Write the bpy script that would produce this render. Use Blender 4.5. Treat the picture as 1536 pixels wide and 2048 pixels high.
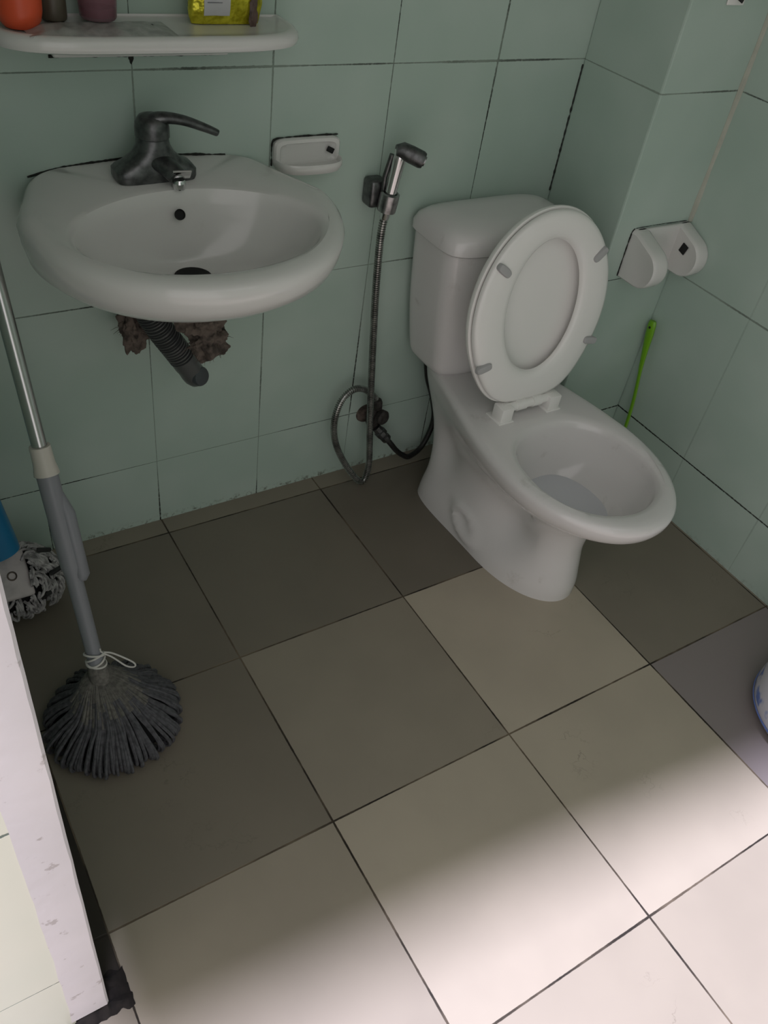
import bpy, bmesh, math, random
from mathutils import Vector, Matrix, noise
random.seed(7)
PI = math.pi
S = bpy.context.scene
C = S.collection
for o in list(bpy.data.objects): bpy.data.objects.remove(o)

# ------------------------------------------------------------------ camera
cam_d = bpy.data.cameras.new('camera'); cam = bpy.data.objects.new('camera', cam_d); C.objects.link(cam)
F_PX = 1680.5
cam_d.sensor_fit = 'VERTICAL'; cam_d.sensor_height = 36.0; cam_d.lens = F_PX / 2048 * 36.0
cam_d.clip_start = 0.01
R0 = Vector((0.84775846, -0.51392383, 0.13110259))      # image right
R1 = Vector((-0.26612558, -0.62598911, -0.73301761))    # image down
R2 = Vector((0.45878401, 0.58653213, -0.66745584))      # view direction
m3 = Matrix((R0, -R1, -R2)).transposed()
cam.matrix_world = Matrix.Translation((-0.86107, -1.37692, 1.40894)) @ m3.to_4x4()
S.camera = cam

# ------------------------------------------------------------------ light, world, exposure
w = bpy.data.worlds.new('daylight'); S.world = w; w.use_nodes = True
bgn = w.node_tree.nodes['Background']
bgn.inputs[0].default_value = (1.0, 0.955, 0.95, 1); bgn.inputs[1].default_value = 0.92
sun_d = bpy.data.lights.new('daylight_from_above', 'SUN'); sun = bpy.data.objects.new('daylight_from_above', sun_d); C.objects.link(sun)
sun_d.energy = 6.1; sun_d.angle = math.radians(5.6); sun_d.color = (0.92, 0.885, 1.12)
sun.location = (-.2, -1.6, 3.4)
sun.rotation_euler = Vector((0.0, 0.11, -1)).to_track_quat('-Z', 'Y').to_euler()
S.view_settings.view_transform = 'Standard'; S.view_settings.look = 'None'
S.view_settings.gamma = 1; S.view_settings.use_curve_mapping = False
S.view_settings.exposure = 0.03

# ------------------------------------------------------------------ node helpers
class NT:
    def __init__(s, name):
        s.mat = bpy.data.materials.new(name); s.mat.use_nodes = True
        s.t = s.mat.node_tree; s.b = s.t.nodes['Principled BSDF']
    def n(s, kind, **kw):
        nd = s.t.nodes.new(kind)
        for k, v in kw.items(): setattr(nd, k, v)
        return nd
    def link(s, a, b): s.t.links.new(a, b)
    def val(s, inp, v):
        if isinstance(v, bpy.types.NodeSocket): s.link(v, inp)
        else: inp.default_value = v
    def math(s, op, a, b=0.0, c=0.0, clamp=False):
        nd = s.n('ShaderNodeMath', operation=op, use_clamp=clamp)
        s.val(nd.inputs[0], a); s.val(nd.inputs[1], b); s.val(nd.inputs[2], c)
        return nd.outputs[0]
    def pos(s):
        g = s.n('ShaderNodeNewGeometry'); x = s.n('ShaderNodeSeparateXYZ'); s.link(g.outputs['Position'], x.inputs[0])
        s.P = g.outputs['Position']; return x.outputs
    def noise(s, scale, detail=3, rough=.5, vec=None, dim='3D'):
        nd = s.n('ShaderNodeTexNoise'); nd.inputs['Scale'].default_value = scale
        nd.inputs['Detail'].default_value = detail; nd.inputs['Roughness'].default_value = rough
        if vec is None:
            if not hasattr(s, 'P'): s.pos()
            vec = s.P
        s.link(vec, nd.inputs['Vector']); return nd.outputs[0]
    def ramp(s, f, a, b):
        nd = s.n('ShaderNodeMapRange'); nd.interpolation_type = 'SMOOTHSTEP'
        s.val(nd.inputs[0], f); nd.inputs[1].default_value = a; nd.inputs[2].default_value = b
        return nd.outputs[0]
    def mix(s, f, a, b, mode='MIX'):
        nd = s.n('ShaderNodeMix', data_type='RGBA', blend_type=mode)
        s.val(nd.inputs[0], f)
        for i, v in ((6, a), (7, b)):
            if isinstance(v, (tuple, list)): nd.inputs[i].default_value = (*v[:3], 1)
            else: s.link(v, nd.inputs[i])
        return nd.outputs[2]
    def bump(s, h, dist=.001, strength=1.0):
        nd = s.n('ShaderNodeBump'); nd.inputs['Distance'].default_value = dist; nd.inputs['Strength'].default_value = strength
        s.link(h, nd.inputs['Height']); s.link(nd.outputs[0], s.b.inputs['Normal'])
    def line(s, co, off, period, half, soft=.0008):
        """1 on a joint line at off + k*period along the coordinate"""
        f = s.math('DIVIDE', s.math('SUBTRACT', co, off), period)
        d = s.math('MULTIPLY', s.math('ABSOLUTE', s.math('SUBTRACT', f, s.math('ROUND', f))), period)
        if isinstance(half, float): half = s.math('ADD', half, 0)
        return s.math('SUBTRACT', 1.0, s.math('DIVIDE', s.math('SUBTRACT', d, half), soft, clamp=True), clamp=True)

def simple(name, col, rough=.4, metal=0.0, coat=0.0, vary=0.0, scale=30, **kw):
    q = NT(name)
    if vary:
        c2 = tuple(max(0, c * (1 - vary)) for c in col)
        q.link(q.mix(q.ramp(q.noise(scale, 4), .35, .7), col, c2), q.b.inputs['Base Color'])
    else:
        q.b.inputs['Base Color'].default_value = (*col, 1)
    q.b.inputs['Roughness'].default_value = rough; q.b.inputs['Metallic'].default_value = metal
    q.b.inputs['Coat Weight'].default_value = coat
    for k, v in kw.items(): q.b.inputs[k.replace('_', ' ')].default_value = v
    return q.mat

def wall_tiles(name, axis, off, c1=(.425, .54, .47), c2=(.485, .59, .525), vert=1.0, low_amt=1.0):
    q = NT(name); x = q.pos()
    co = x[0] if axis == 'x' else x[1]; z = x[2]
    n1 = q.noise(2.3, 2); n2 = q.noise(140, 3, .7)
    wdt = q.math('MULTIPLY', q.math('ADD', q.ramp(n1, .42, .62), .35), q.math('MULTIPLY_ADD', n2, .0022, .0002))
    ln = q.math('MAXIMUM', q.math('MULTIPLY', q.line(co, off, .2465, wdt, .0006), vert), q.line(z, .178, .4015, wdt, .0006))
    mold = q.math('MULTIPLY', q.ramp(q.noise(3.1, 3), .38, .6), q.ramp(n2, .25, .5))
    grout = q.mix(mold, (.27, .33, .28), (.015, .016, .013))
    blot = q.noise(5, 2)
    base = q.mix(q.ramp(blot, .3, .75), c1, c2)
    # dirt line close to the floor
    low = q.math('MULTIPLY', q.math('MULTIPLY', q.ramp(z, .022, .0), low_amt), q.ramp(q.noise(60, 4, .7), .48, .66))
    base = q.mix(low, base, (.10, .09, .06))
    q.link(q.mix(ln, base, grout), q.b.inputs['Base Color'])
    q.val(q.b.inputs['Roughness'], q.math('MULTIPLY_ADD', ln, .5, .33))
    q.b.inputs['Specular IOR Level'].default_value = .4
    q.bump(q.math('MULTIPLY', ln, -1.0), .0008, .6)
    return q.mat

def floor_tiles():
    q = NT('beige_floor_tiles'); x = q.pos(); X, Y = x[0], x[1]
    n2 = q.noise(70, 4, .7); n1 = q.noise(2.7, 2)
    wdt = q.math('MULTIPLY_ADD', n2, .0018, .0002)
    wx = q.math('ADD', wdt, q.math('MULTIPLY', q.ramp(n1, .4, .65), .0006))
    ln = q.math('MAXIMUM', q.line(X, 0.0, .4, wx, .0007), q.line(Y, 0.0, .4, wx, .0007))
    i = q.math('FLOOR', q.math('DIVIDE', X, .4)); j = q.math('FLOOR', q.math('DIVIDE', Y, .4))
    sheen_gain = q.math('ADD', .84, 0)
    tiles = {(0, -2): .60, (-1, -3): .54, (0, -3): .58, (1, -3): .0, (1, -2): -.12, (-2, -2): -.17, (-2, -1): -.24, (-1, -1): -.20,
             (0, -1): -.26, (-1, -2): .10, (-2, -3): .22, (1, -4): .1, (0, -4): .38, (-1, -4): .38, (-2, -4): .3, (-3, -4): .3}  # glossy reflection and light falloff painted into each tile's base colour
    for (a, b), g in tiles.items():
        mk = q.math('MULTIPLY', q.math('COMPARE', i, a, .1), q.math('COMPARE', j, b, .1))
        sheen_gain = q.math('MULTIPLY_ADD', mk, g, sheen_gain)
    col = q.mix(q.ramp(q.noise(6, 3), .3, .7), (.318, .280, .221), (.295, .260, .206))
    pinkm = q.math('MULTIPLY', q.math('COMPARE', i, 1, .1), q.math('COMPARE', j, -3, .1))
    col = q.mix(pinkm, col, (.31, .27, .262))
    vm = q.n('ShaderNodeVectorMath', operation='SCALE'); q.link(col, vm.inputs[0]); q.link(sheen_gain, vm.inputs['Scale'])
    # faint scuffs on the tiles
    wv = q.noise(11, 5, .6)
    sc = q.math('MULTIPLY', q.ramp(q.math('ABSOLUTE', q.math('SUBTRACT', wv, .5)), .012, .0), q.ramp(q.noise(4.3, 2), .6, .72))
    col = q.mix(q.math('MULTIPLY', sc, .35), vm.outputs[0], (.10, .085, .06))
    gcol = q.mix(q.ramp(q.noise(9, 3), .35, .6), (.16, .125, .085), (.02, .015, .01))
    col = q.mix(ln, col, gcol)
    # grimy strip between the last full tile and the left wall
    strip = q.math('MULTIPLY', q.math('LESS_THAN', X, -.8005), q.math('GREATER_THAN', Y, -.9))
    col = q.mix(strip, col, (.032, .026, .021))
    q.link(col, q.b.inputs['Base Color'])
    q.val(q.b.inputs['Roughness'], q.math('MULTIPLY_ADD', ln, .4, .30))
    q.b.inputs['Specular IOR Level'].default_value = .35
    q.bump(q.math('MULTIPLY', ln, -1.0), .001, .6)
    return q.mat

def ceramic(name, col=(.72, .715, .69), rough=.16, dirt=(.22, .17, .12), amount=.0):
    q = NT(name)
    if amount:
        d = q.math('MULTIPLY', q.ramp(q.noise(13, 5, .65), .60, .80), amount)
        q.link(q.mix(d, col, dirt), q.b.inputs['Base Color'])
    else: q.b.inputs['Base Color'].default_value = (*col, 1)
    q.b.inputs['Roughness'].default_value = rough; q.b.inputs['Coat Weight'].default_value = .3
    q.b.inputs['Coat Roughness'].default_value = .1
    return q.mat

M = dict(
    back=wall_tiles('green_wall_tiles_back', 'x', -.402), side=wall_tiles('green_wall_tiles_side', 'y', -.18, vert=.22, low_amt=.3), front=wall_tiles('green_wall_tiles_front_lit', 'x', -1.36, (.76, .78, .66), (.80, .80, .68), .3), column=wall_tiles('green_wall_tiles_column', 'x', 5.0, vert=0.0, low_amt=.3),  # front: same green tile, the strong light on it put into a paler colour
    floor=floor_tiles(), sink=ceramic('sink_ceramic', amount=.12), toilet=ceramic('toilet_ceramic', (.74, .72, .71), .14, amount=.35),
    seatp=simple('white_seat_plastic', (.86, .85, .82), .22, coat=.2), grey=simple('grey_rubber', (.42, .42, .42), .5),
    chrome=simple('dull_chrome', (.45, .45, .45), .28, 1.0, vary=.5, scale=60), bright=simple('chrome', (.7, .7, .7), .12, 1.0),
    dark=simple('tarnished_metal', (.16, .165, .165), .36, .85, vary=.45, scale=80), corroded=simple('corroded_metal', (.055, .05, .045), .7, .4, vary=.6, scale=120),
    black=simple('black_rubber', (.012, .012, .012), .6), plaster=None,
    whiteplaster=simple('white_ceiling_paint', (.75, .75, .73), .8),
    hole=simple('dark_opening', (.01, .01, .01), .8),
    grime=simple('black_mold', (.02, .022, .018), .9, vary=.4, scale=90),
    green=simple('lime_green_plastic', (.17, .42, .01), .3), blue=simple('blue_plastic', (.005, .16, .33), .35),
    poleg=simple('grey_plastic', (.22, .23, .25), .4), cream=simple('cream_plastic', (.55, .53, .47), .4),
    steel=simple('steel_pole', (.55, .55, .54), .22, 1.0), yarn=simple('dark_grey_yarn', (.105, .105, .115), .9, vary=.45, scale=120),
    band=simple('stitched_grey_cloth', (.17, .162, .145), .95, vary=.4, scale=150), string=simple('white_string', (.62, .61, .57), .8),
    yarnw=simple('grey_white_yarn', (.48, .46, .46), .9, vary=.6, scale=70), yarnd=simple('black_yarn_core', (.02, .02, .022), .95),
    plate=simple('dirty_white_plastic', (.50, .46, .45), .45, vary=.35, scale=25),
    orange=simple('orange_plastic', (.75, .10, .035), .35, vary=.15, scale=20), rag=simple('dirty_brown_rag', (.145, .115, .095), .95, vary=.75, scale=60),
    silver=simple('silver_sachet', (.50, .50, .48), .35, .25, vary=.3, scale=70), brown=simple('brown_plastic', (.10, .085, .06), .4),
    ring=simple('corrugated_drain_plastic', (.085, .09, .088), .3), pcap=simple('grey_pipe_cap', (.05, .058, .062), .35),
    water=simple('still_water', (.60, .61, .64), .06),
    label=simple('white_paper_label', (.55, .55, .56), .5),
)
q = NT('plastered_door_edge'); x = q.pos()
spots = q.math('MULTIPLY', q.ramp(q.noise(38, 4, .6), .63, .70), 1.0)
base = q.mix(q.ramp(q.noise(5, 3), .3, .7), (.82, .77, .79), (.74, .70, .72))
q.link(q.mix(q.math('MULTIPLY', spots, .45), base, (.25, .2, .17)), q.b.inputs['Base Color']); q.b.inputs['Roughness'].default_value = .7
q.bump(q.noise(30, 4), .002, .4); M['plaster'] = q.mat
q = NT('yellow_foil'); f = q.ramp(q.noise(55, 3, .6), .35, .65)
q.link(q.mix(f, (.42, .37, .01), (.75, .70, .05)), q.b.inputs['Base Color']); q.b.inputs['Roughness'].default_value = .22; q.b.inputs['Metallic'].default_value = .55
q.bump(q.noise(70, 2), .004, .9); M['foil'] = q.mat
q = NT('pink_clear_plastic'); q.b.inputs['Base Color'].default_value = (.62, .36, .42, 1); q.b.inputs['Roughness'].default_value = .12
q.b.inputs['Transmission Weight'].default_value = .75; q.b.inputs['IOR'].default_value = 1.25; M['pinkclear'] = q.mat
q = NT('basin_white_blue'); x = q.pos()
b1 = q.math('MULTIPLY', q.ramp(q.noise(28, 2), .52, .66), q.math('MULTIPLY', q.math('GREATER_THAN', x[2], .030), q.math('LESS_THAN', x[2], .062)))
q.link(q.mix(b1, (.72, .71, .78), (.16, .25, .62)), q.b.inputs['Base Color']); q.b.inputs['Roughness'].default_value = .25; M['basin'] = q.mat
M['bluestripe'] = simple('blue_stripe', (.14, .22, .58), .3)

# ------------------------------------------------------------------ mesh helpers
def tag(o, label=None, cat=None, group=None, kind=None):
    if label: o['label'] = label
    if cat: o['category'] = cat
    if group: o['group'] = group
    if kind: o['kind'] = kind
    return o
def wloc(o):
    v = Vector(o.location)
    while o.parent: o = o.parent; v = v + Vector(o.location)
    return v
def thing(name, loc, label, cat, group=None):
    o = bpy.data.objects.new(name, None); C.objects.link(o); o.location = loc; o.empty_display_size = .05
    return tag(o, label, cat, group)
def obj(name, bm, mat, parent=None, origin=None, smooth=True, label=None):
    """link bmesh (world coordinates) as one object"""
    org = Vector(origin) if origin is not None else (wloc(parent) if parent else Vector((0, 0, 0)))
    bmesh.ops.recalc_face_normals(bm, faces=bm.faces)
    bmesh.ops.translate(bm, verts=bm.verts, vec=-org)
    me = bpy.data.meshes.new(name); bm.to_mesh(me); bm.free()
    mats = mat if isinstance(mat, (list, tuple)) else [mat]
    for k in mats: me.materials.append(k)
    if smooth:
        for p in me.polygons: p.use_smooth = True
        try: me.set_sharp_from_angle(angle=math.radians(38))
        except Exception: pass
    o = bpy.data.objects.new(name, me); C.objects.link(o)
    if parent:
        o.parent = parent; o.location = org - wloc(parent)
    else: o.location = org
    if label: o['label'] = label
    return o
def add_box(bm, a, b, bev=0.0, seg=3, mat=None):
    r = bmesh.ops.create_cube(bm, size=1.0)
    vs = r['verts']
    for v in vs:
        v.co = Vector([(a[i] + b[i]) / 2 + v.co[i] * abs(b[i] - a[i]) for i in range(3)])
    if bev:
        es = list({e for v in vs for e in v.link_edges})
        r = bmesh.ops.bevel(bm, geom=es, offset=bev, segments=seg, profile=.5, affect='EDGES')
        vs = list({v for f in r['faces'] for v in f.verts} | {v for v in vs if v.is_valid})
    if mat is not None:
        bmesh.ops.transform(bm, matrix=mat, verts=[v for v in vs if v.is_valid])
    return vs
def box(a, b, bev=0.0, seg=3, mat=None):
    bm = bmesh.new(); add_box(bm, a, b, bev, seg, mat); return bm
def loft(rings, cap0=True, cap1=True, bm=None, closed=True):
    bm = bm or bmesh.new(); R = []
    for r in rings: R.append([bm.verts.new(p) for p in r])
    n = len(R[0])
    for a, b in zip(R, R[1:]):
        for i in range(n if closed else n - 1):
            j = (i + 1) % n
            bm.faces.new((a[i], a[j], b[j], b[i]))
    if cap0: bm.faces.new(R[0][::-1])
    if cap1: bm.faces.new(R[-1])
    return bm
def smooth_path(pts, per=8):
    P = [Vector(p) for p in pts]; out = []
    for i in range(len(P) - 1):
        p0 = P[max(i - 1, 0)]; p1 = P[i]; p2 = P[i + 1]; p3 = P[min(i + 2, len(P) - 1)]
        for k in range(per):
            t = k / per
            out.append(.5 * ((2 * p1) + (p2 - p0) * t + (2 * p0 - 5 * p1 + 4 * p2 - p3) * t * t + (3 * p1 - p0 - 3 * p2 + p3) * t ** 3))
    out.append(P[-1]); return out
def resample(P, step):
    out = [P[0].copy()]; acc = 0
    for a, b in zip(P, P[1:]):
        L = (b - a).length
        if L < 1e-9: continue
        d = step - acc
        while d <= L:
            out.append(a.lerp(b, d / L)); d += step
        acc = L - (d - step)
    out.append(P[-1].copy()); return out
def tube(P, rad, n=12, bm=None, caps=True, flat=None):
    """rad: number or list; flat=(axis vector, factor) squashes"""
    bm = bm or bmesh.new(); P = [Vector(p) for p in P]
    if not isinstance(rad, (list, tuple)): rad = [rad] * len(P)
    T = [(P[min(i + 1, len(P) - 1)] - P[max(i - 1, 0)]).normalized() for i in range(len(P))]
    u = T[0].orthogonal().normalized(); rings = []
    for i, p in enumerate(P):
        u = (u - T[i] * u.dot(T[i])).normalized(); v = T[i].cross(u)
        ring = []
        for k in range(n):
            a = 2 * PI * k / n; d = u * math.cos(a) * rad[i] + v * math.sin(a) * rad[i]
            if flat: d = d - flat[0] * d.dot(flat[0]) * (1 - flat[1])
            ring.append(p + d)
        rings.append(ring)
    return loft(rings, caps, caps, bm)
def lathe(prof, center=(0, 0, 0), n=32, bm=None, mat=None, caps=(True, True)):
    c = Vector(center); rings = []
    for r, z in prof:
        ring = [Vector((r * math.cos(2 * PI * k / n), r * math.sin(2 * PI * k / n), z)) for k in range(n)]
        rings.append([(mat @ p if mat else p) + c for p in ring])
    return loft(rings, caps[0], caps[1], bm)
def sellipse(cx, cy, a, b, e, n=64, z=0.0):
    out = []
    for k in range(n):
        t = 2 * PI * k / n; c, s = math.cos(t), math.sin(t)
        out.append(Vector((cx + a * math.copysign(abs(c) ** (2 / e), c), cy + b * math.copysign(abs(s) ** (2 / e), s), z)))
    return out
def egg(cx, yf, yb, ym, wm, wb, z, n=48, ce=6.0, fe=2.0):
    """plan outline: elliptical nose at yf, widest (wm) at ym, narrowing to wb at the back yb"""
    right = []
    h = n // 2
    for k in range(h + 1):                       # nose -> middle
        t = PI / 2 * k / h
        right.append((wm * math.sin(t) ** (2 / fe), ym + (yf - ym) * math.cos(t) ** (2 / fe)))
    for k in range(1, h + 1):                    # middle -> back centre
        t = PI / 2 * k / h
        uu = math.sin(t) ** (2 / ce * 1.0) if False else 1 - (1 - k / h) ** 1.7
        wbase = wm + (wb - wm) * (uu * uu * (3 - 2 * uu))
        wx = wbase * max(0.0, 1 - uu ** ce) ** (1 / ce)
        right.append((wx, ym + (yb - ym) * uu))
    pts = [Vector((cx + a, b, z)) for a, b in right]
    pts += [Vector((cx - a, b, z)) for a, b in right[-2:0:-1]]
    return pts
def interp(tab, z):
    """smooth (Catmull-Rom) interpolation of rows (z, a, b, ...)"""
    for i in range(len(tab) - 1):
        if tab[i][0] <= z <= tab[i + 1][0]: break
    p1, p2 = tab[i], tab[i + 1]; p0 = tab[max(i - 1, 0)]; p3 = tab[min(i + 2, len(tab) - 1)]
    h = p2[0] - p1[0]; t = (z - p1[0]) / h; out = []
    for k in range(1, len(p1)):
        m1 = (p2[k] - p0[k]) / (p2[0] - p0[0]) * h; m2 = (p3[k] - p1[k]) / (p3[0] - p1[0]) * h
        out.append((2 * t ** 3 - 3 * t * t + 1) * p1[k] + (t ** 3 - 2 * t * t + t) * m1 + (-2 * t ** 3 + 3 * t * t) * p2[k] + (t ** 3 - t * t) * m2)
    return out
def frame(ex, ey, ez, o):
    m = Matrix((Vector(ex).normalized(), Vector(ey).normalized(), Vector(ez).normalized())).transposed().to_4x4()
    m.translation = Vector(o); return m
def z_to(d, o=(0, 0, 0)):
    m = Vector(d).normalized().to_track_quat('Z', 'Y').to_matrix().to_4x4(); m.translation = Vector(o); return m

# ------------------------------------------------------------------ the setting
YW, XR, XL = .049, .807, -.8295
def struct(name, bm, mat, smooth=False):
    return tag(obj(name, bm, mat, smooth=smooth), kind='structure')
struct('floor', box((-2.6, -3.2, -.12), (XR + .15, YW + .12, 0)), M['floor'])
struct('wall_back', box((XL - .12, YW, 0), (XR + .12, YW + .12, 2.55)), M['back'])
struct('wall_right', box((XR, -3.2, 0), (XR + .12, YW, 2.55)), M['side'])
struct('wall_left', box((XL - .12, -.86, 0), (XL, YW, 2.55)), M['side'])
struct('wall_light_blocker', box((-.35, -2.52, 0), (XR, -2.40, 2.55)), M['side'])  # unseen wall added to cut sky light and darken the room's left
# boxed-in pipe column in the far right corner
bm = box((.570, -.18, 0), (XR, YW, 2.55), .004, 2)
struct('wall_column', bm, M['column'])
cz_ = [Vector((XR - .001, -.181, .70 + 1.8 * k / 60)) for k in range(61)]
struct('trim_caulk', tube(cz_, [.0065 + .0025 * noise.noise(Vector((k * .37, 0, 0))) for k in range(61)], 8), simple('old_beige_caulk', (.50, .51, .43), .7, vary=.15, scale=18))
cz_ = [Vector((.5695, YW - .0005, .70 + .27 * k / 90)) for k in range(91)]
struct('trim_corner', tube(cz_, [max(.0004, .0018 + .0022 * noise.noise(Vector((k * .31, 5, 0)))) for k in range(91)], 6), simple('corner_mold', (.03, .035, .03), .9))
# end of the partition wall beside the doorway: tiled face and the bare plaster edge
struct('wall_front', box((-2.6, -.902, 0), (-.877, -.86, 2.55)), M['front'])
bm = bmesh.new()
N = 90; zs = [.0 + 2.55 * k / N for k in range(N + 1)]
def jag(z, s): return .0022 * noise.noise(Vector((s, 0, z * 18))) + .0012 * noise.noise(Vector((s, 3, z * 70)))
rings = []
for z in zs:
    zz = .022 + z * (2.55 - .022) / 2.55
    if z == 0: zz = .022
    l, r = jag(zz, 1) - .003 * (zz < .25) * (1 - zz / .25), jag(zz, 9) * .6
    rings.append([Vector((-.879 + l, -.9035, zz)), Vector((-.858, -.9036, zz)), Vector((XL + r - .003, -.9036, zz)), Vector((XL + .0002 + r * .3, -.900, zz)), Vector((XL + .0002, -.859, zz)), Vector((-.879, -.859, zz))])
struct('trim_doorway', loft(rings), M['plaster'])
bm = bmesh.new()
bmesh.ops.create_grid(bm, x_segments=26, y_segments=14, size=.5)
for v in bm.verts:
    a, b = v.co.x + .5, v.co.y + .5
    x = -.888 + a * .092; y = -.915 + b * .06
    e = min(a, 1 - a, b, 1 - b)
    hgt = min(1, e * 4) * (.012 + .016 * noise.noise(Vector((x * 60, y * 60, 2))) + .012 * (a < .62))
    v.co = Vector((x + .004 * noise.noise(Vector((a * 6, b * 6, 5))), y + .006 * noise.noise(Vector((a * 7, b * 7, 1))), max(.0008, hgt)))
rd = bmesh.ops.extrude_face_region(bm, geom=bm.faces[:])
for g in rd['geom']:
    if isinstance(g, bmesh.types.BMVert): g.co.z = 0.0
struct('trim_broken_sill', bm, simple('crumbled_dark_mortar', (.018, .014, .012), .95, vary=.6, scale=70), smooth=True)
# bathroom ceiling; unseen header slab past the doorway, shaped to cast the floor shadow
bm = bmesh.new()
pts = [(-.95, YW + .1), (XR + .1, YW + .1), (XR + .1, -1.385), (-.10, -1.275), (-.865, -1.225), (-.865, -.88), (-.95, -.88)]
loft([[Vector((a, b, 2.0)) for a, b in pts], [Vector((a, b, 2.42)) for a, b in pts]], bm=bm)
struct('ceiling', bm, M['whiteplaster'])

# ------------------------------------------------------------------ toilet
TX = .342
toilet = thing('toilet', (TX, -.3, 0), 'white ceramic toilet with raised seat and square tank in the back right corner', 'toilet')
# z, yf, yb, ym, wm, wb
T = [(0.000, -.566, -.080, -.36, .118, .128), (.030, -.566, -.082, -.36, .116, .124), (.080, -.558, -.085, -.36, .108, .112),
     (.140, -.550, -.075, -.36, .102, .102), (.200, -.560, -.055, -.37, .108, .098), (.240, -.585, -.035, -.39, .126, .100),
     (.275, -.640, -.018, -.42, .154, .106), (.305, -.688, -.006, -.44, .177, .112), (.330, -.704, .0, -.45, .186, .116),
     (.346, -.706, .002, -.45, .187, .118)]
rings = []
NZ = 46
for k in range(NZ + 1):
    z = .346 * k / NZ; yf, yb, ym, wm, wb = interp(T, min(z, .34599))
    ring = egg(TX, yf, yb, ym, wm, wb, z, 52)
    for p in ring:                                # recessed flanks and the trapway bulge
        s = 1 if p.x > TX else -1
        if abs(p.x - TX) > .04:
            dep = .042 * math.exp(-((p.y + .410) / .070) ** 2 - ((z - .150) / .080) ** 2)
            dep += .016 * math.exp(-((p.y + .432) / .026) ** 2 - ((z - .212) / .026) ** 2)
            dep += .014 * math.exp(-((p.y + .17) / .05) ** 2 - ((z - .18) / .07) ** 2)
            d = math.hypot(((p.y + .300) * .85 + (z - .055) * .5) / 1.5, ((z - .055) * .85 - (p.y + .300) * .5) / .8)
            dep -= .008 * math.exp(-((d - .030) / .011) ** 2)
            p.x -= s * dep * min(1, (abs(p.x - TX) - .04) / .04)
    rings.append(ring)
rings.append(egg(TX, -.702, .002, -.45, .183, .116, .353, 52))
rings.append(egg(TX, -.692, -.002, -.45, .174, .112, .3575, 52))
rings.append(egg(TX, -.680, -.012, -.45, .163, .104, .3585, 52))
def hole(yf, yb, wm, z): return egg(TX, yf, yb, (yf + yb) / 2 - .01, wm, wm * .97, z, 52, ce=2.5)
for yf, yb, wm, z in ((-.666, -.318, .157, .3580), (-.657, -.336, .148, .3560), (-.650, -.345, .143, .350), (-.647, -.350, .1405, .340), (-.645, -.353, .139, .328),
                      (-.641, -.358, .135, .312), (-.626, -.366, .121, .280), (-.600, -.372, .100, .248), (-.570, -.385, .074, .222), (-.535, -.40, .045, .210), (-.51, -.41, .030, .207)):
    rings.append(hole(yf, yb, wm, z))
obj('bowl', loft(rings), M['toilet'], toilet)
bm = bmesh.new(); f = hole(-.581, -.379, .083, .231); bm.faces.new([bm.verts.new(p) for p in f])
obj('water', bm, M['water'], toilet, label='still water standing in the bowl')
# tank
rings = []
TT = [(.358, .128, .062), (.362, .134, .068), (.40, .142, .074), (.50, .157, .080), (.60, .166, .083), (.664, .170, .084)]
YT = -.043
for k in range(31):
    z = .358 + .306 * k / 30; a, b = interp(TT, min(z, .66399))
    r = sellipse(TX + .005, YT, a, b, 6.5, 72, z)
    for p in r:
        if p.y < YT: p.y -= .014 * (1 - ((p.x - TX - .005) / a) ** 2)
    rings.append(r)
obj('tank', loft(rings), M['toilet'], toilet)
rings = []
for z, g, e in ((.664, -.004, 6.5), (.6655, .004, 6.5), (.669, .008, 6), (.685, .009, 5.5), (.700, .003, 5), (.710, -.010, 4.5), (.7165, -.030, 4), (.7195, -.052, 3.5), (.7205, -.066, 3)):
    r = sellipse(TX + .005, YT - .001, .170 + g, .086 + g * .9, e, 72, z)
    for p in r:
        if p.y < YT: p.y -= .014 * (1 - min(1, ((p.x - TX - .005) / (.17 + g)) ** 2))
    rings.append(r)
obj('tank_lid', loft(rings), M['toilet'], toilet)
bm = box((TX - .095, -.09, .350), (TX + .105, .01, .361), .003)
obj('gasket', bm, M['black'], toilet, label='black rubber gasket under the tank')
fl = obj('flush_lever', tube([(TX - .075, -.138, .625), (TX - .075, -.152, .625)], .009, 14), M['chrome'], toilet)
obj('handle', tube([(TX - .083, -.154, .627), (TX - .055, -.160, .622), (TX - .02, -.160, .618)], [.0045, .004, .005], 10), M['black'], fl, label='dark flush handle half hidden by the seat')
# seat and lid, raised and leaning towards the tank
hy, hz = -.282, .378
ang = math.radians(82.2)
SM = frame((1, 0, 0), (0, math.cos(ang), math.sin(ang)), Vector((1, 0, 0)).cross(Vector((0, math.cos(ang), math.sin(ang)))), (TX - .012, hy, hz))
# local: x across, y from hinge to nose, z towards the viewer side (negative = front)
def seat_out(g, z, n=52, L=.422, W=.178):
    r = egg(0, -(L + g), -(.012 - g), -.215, W + g, .142 + g, z, n, ce=3.2)
    return [Vector((p.x, -p.y, p.z)) for p in r]
def seat_in(g, z, n=52):
    r = egg(0, -(.365 + g), -(.082 - g), -.225, .098 + g, .098 + g, z, n, ce=2.0)
    return [Vector((p.x, -p.y, p.z)) for p in r]
sgn = 1  # thickness direction test: normal (x cross y)
t = 1
def loc(ring): return [SM @ p for p in ring]
zf = .0   # front face plane offset along local z (facing the camera is -? resolved below)
nrm = SM.to_3x3() @ Vector((0, 0, 1))
D = -1 if nrm.y > 0 else 1          # D*z points to -y (camera side)
R_ = [seat_out(-.004, 0), seat_out(0, D * .003), seat_out(0, D * .008), seat_out(-.003, D * .0125), seat_out(-.011, D * .016), seat_out(-.03, D * .0175),
      seat_in(.018, D * .0168), seat_in(.008, D * .0145), seat_in(.002, D * .010), seat_in(0, D * .004), seat_in(.003, 0)]
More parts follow.
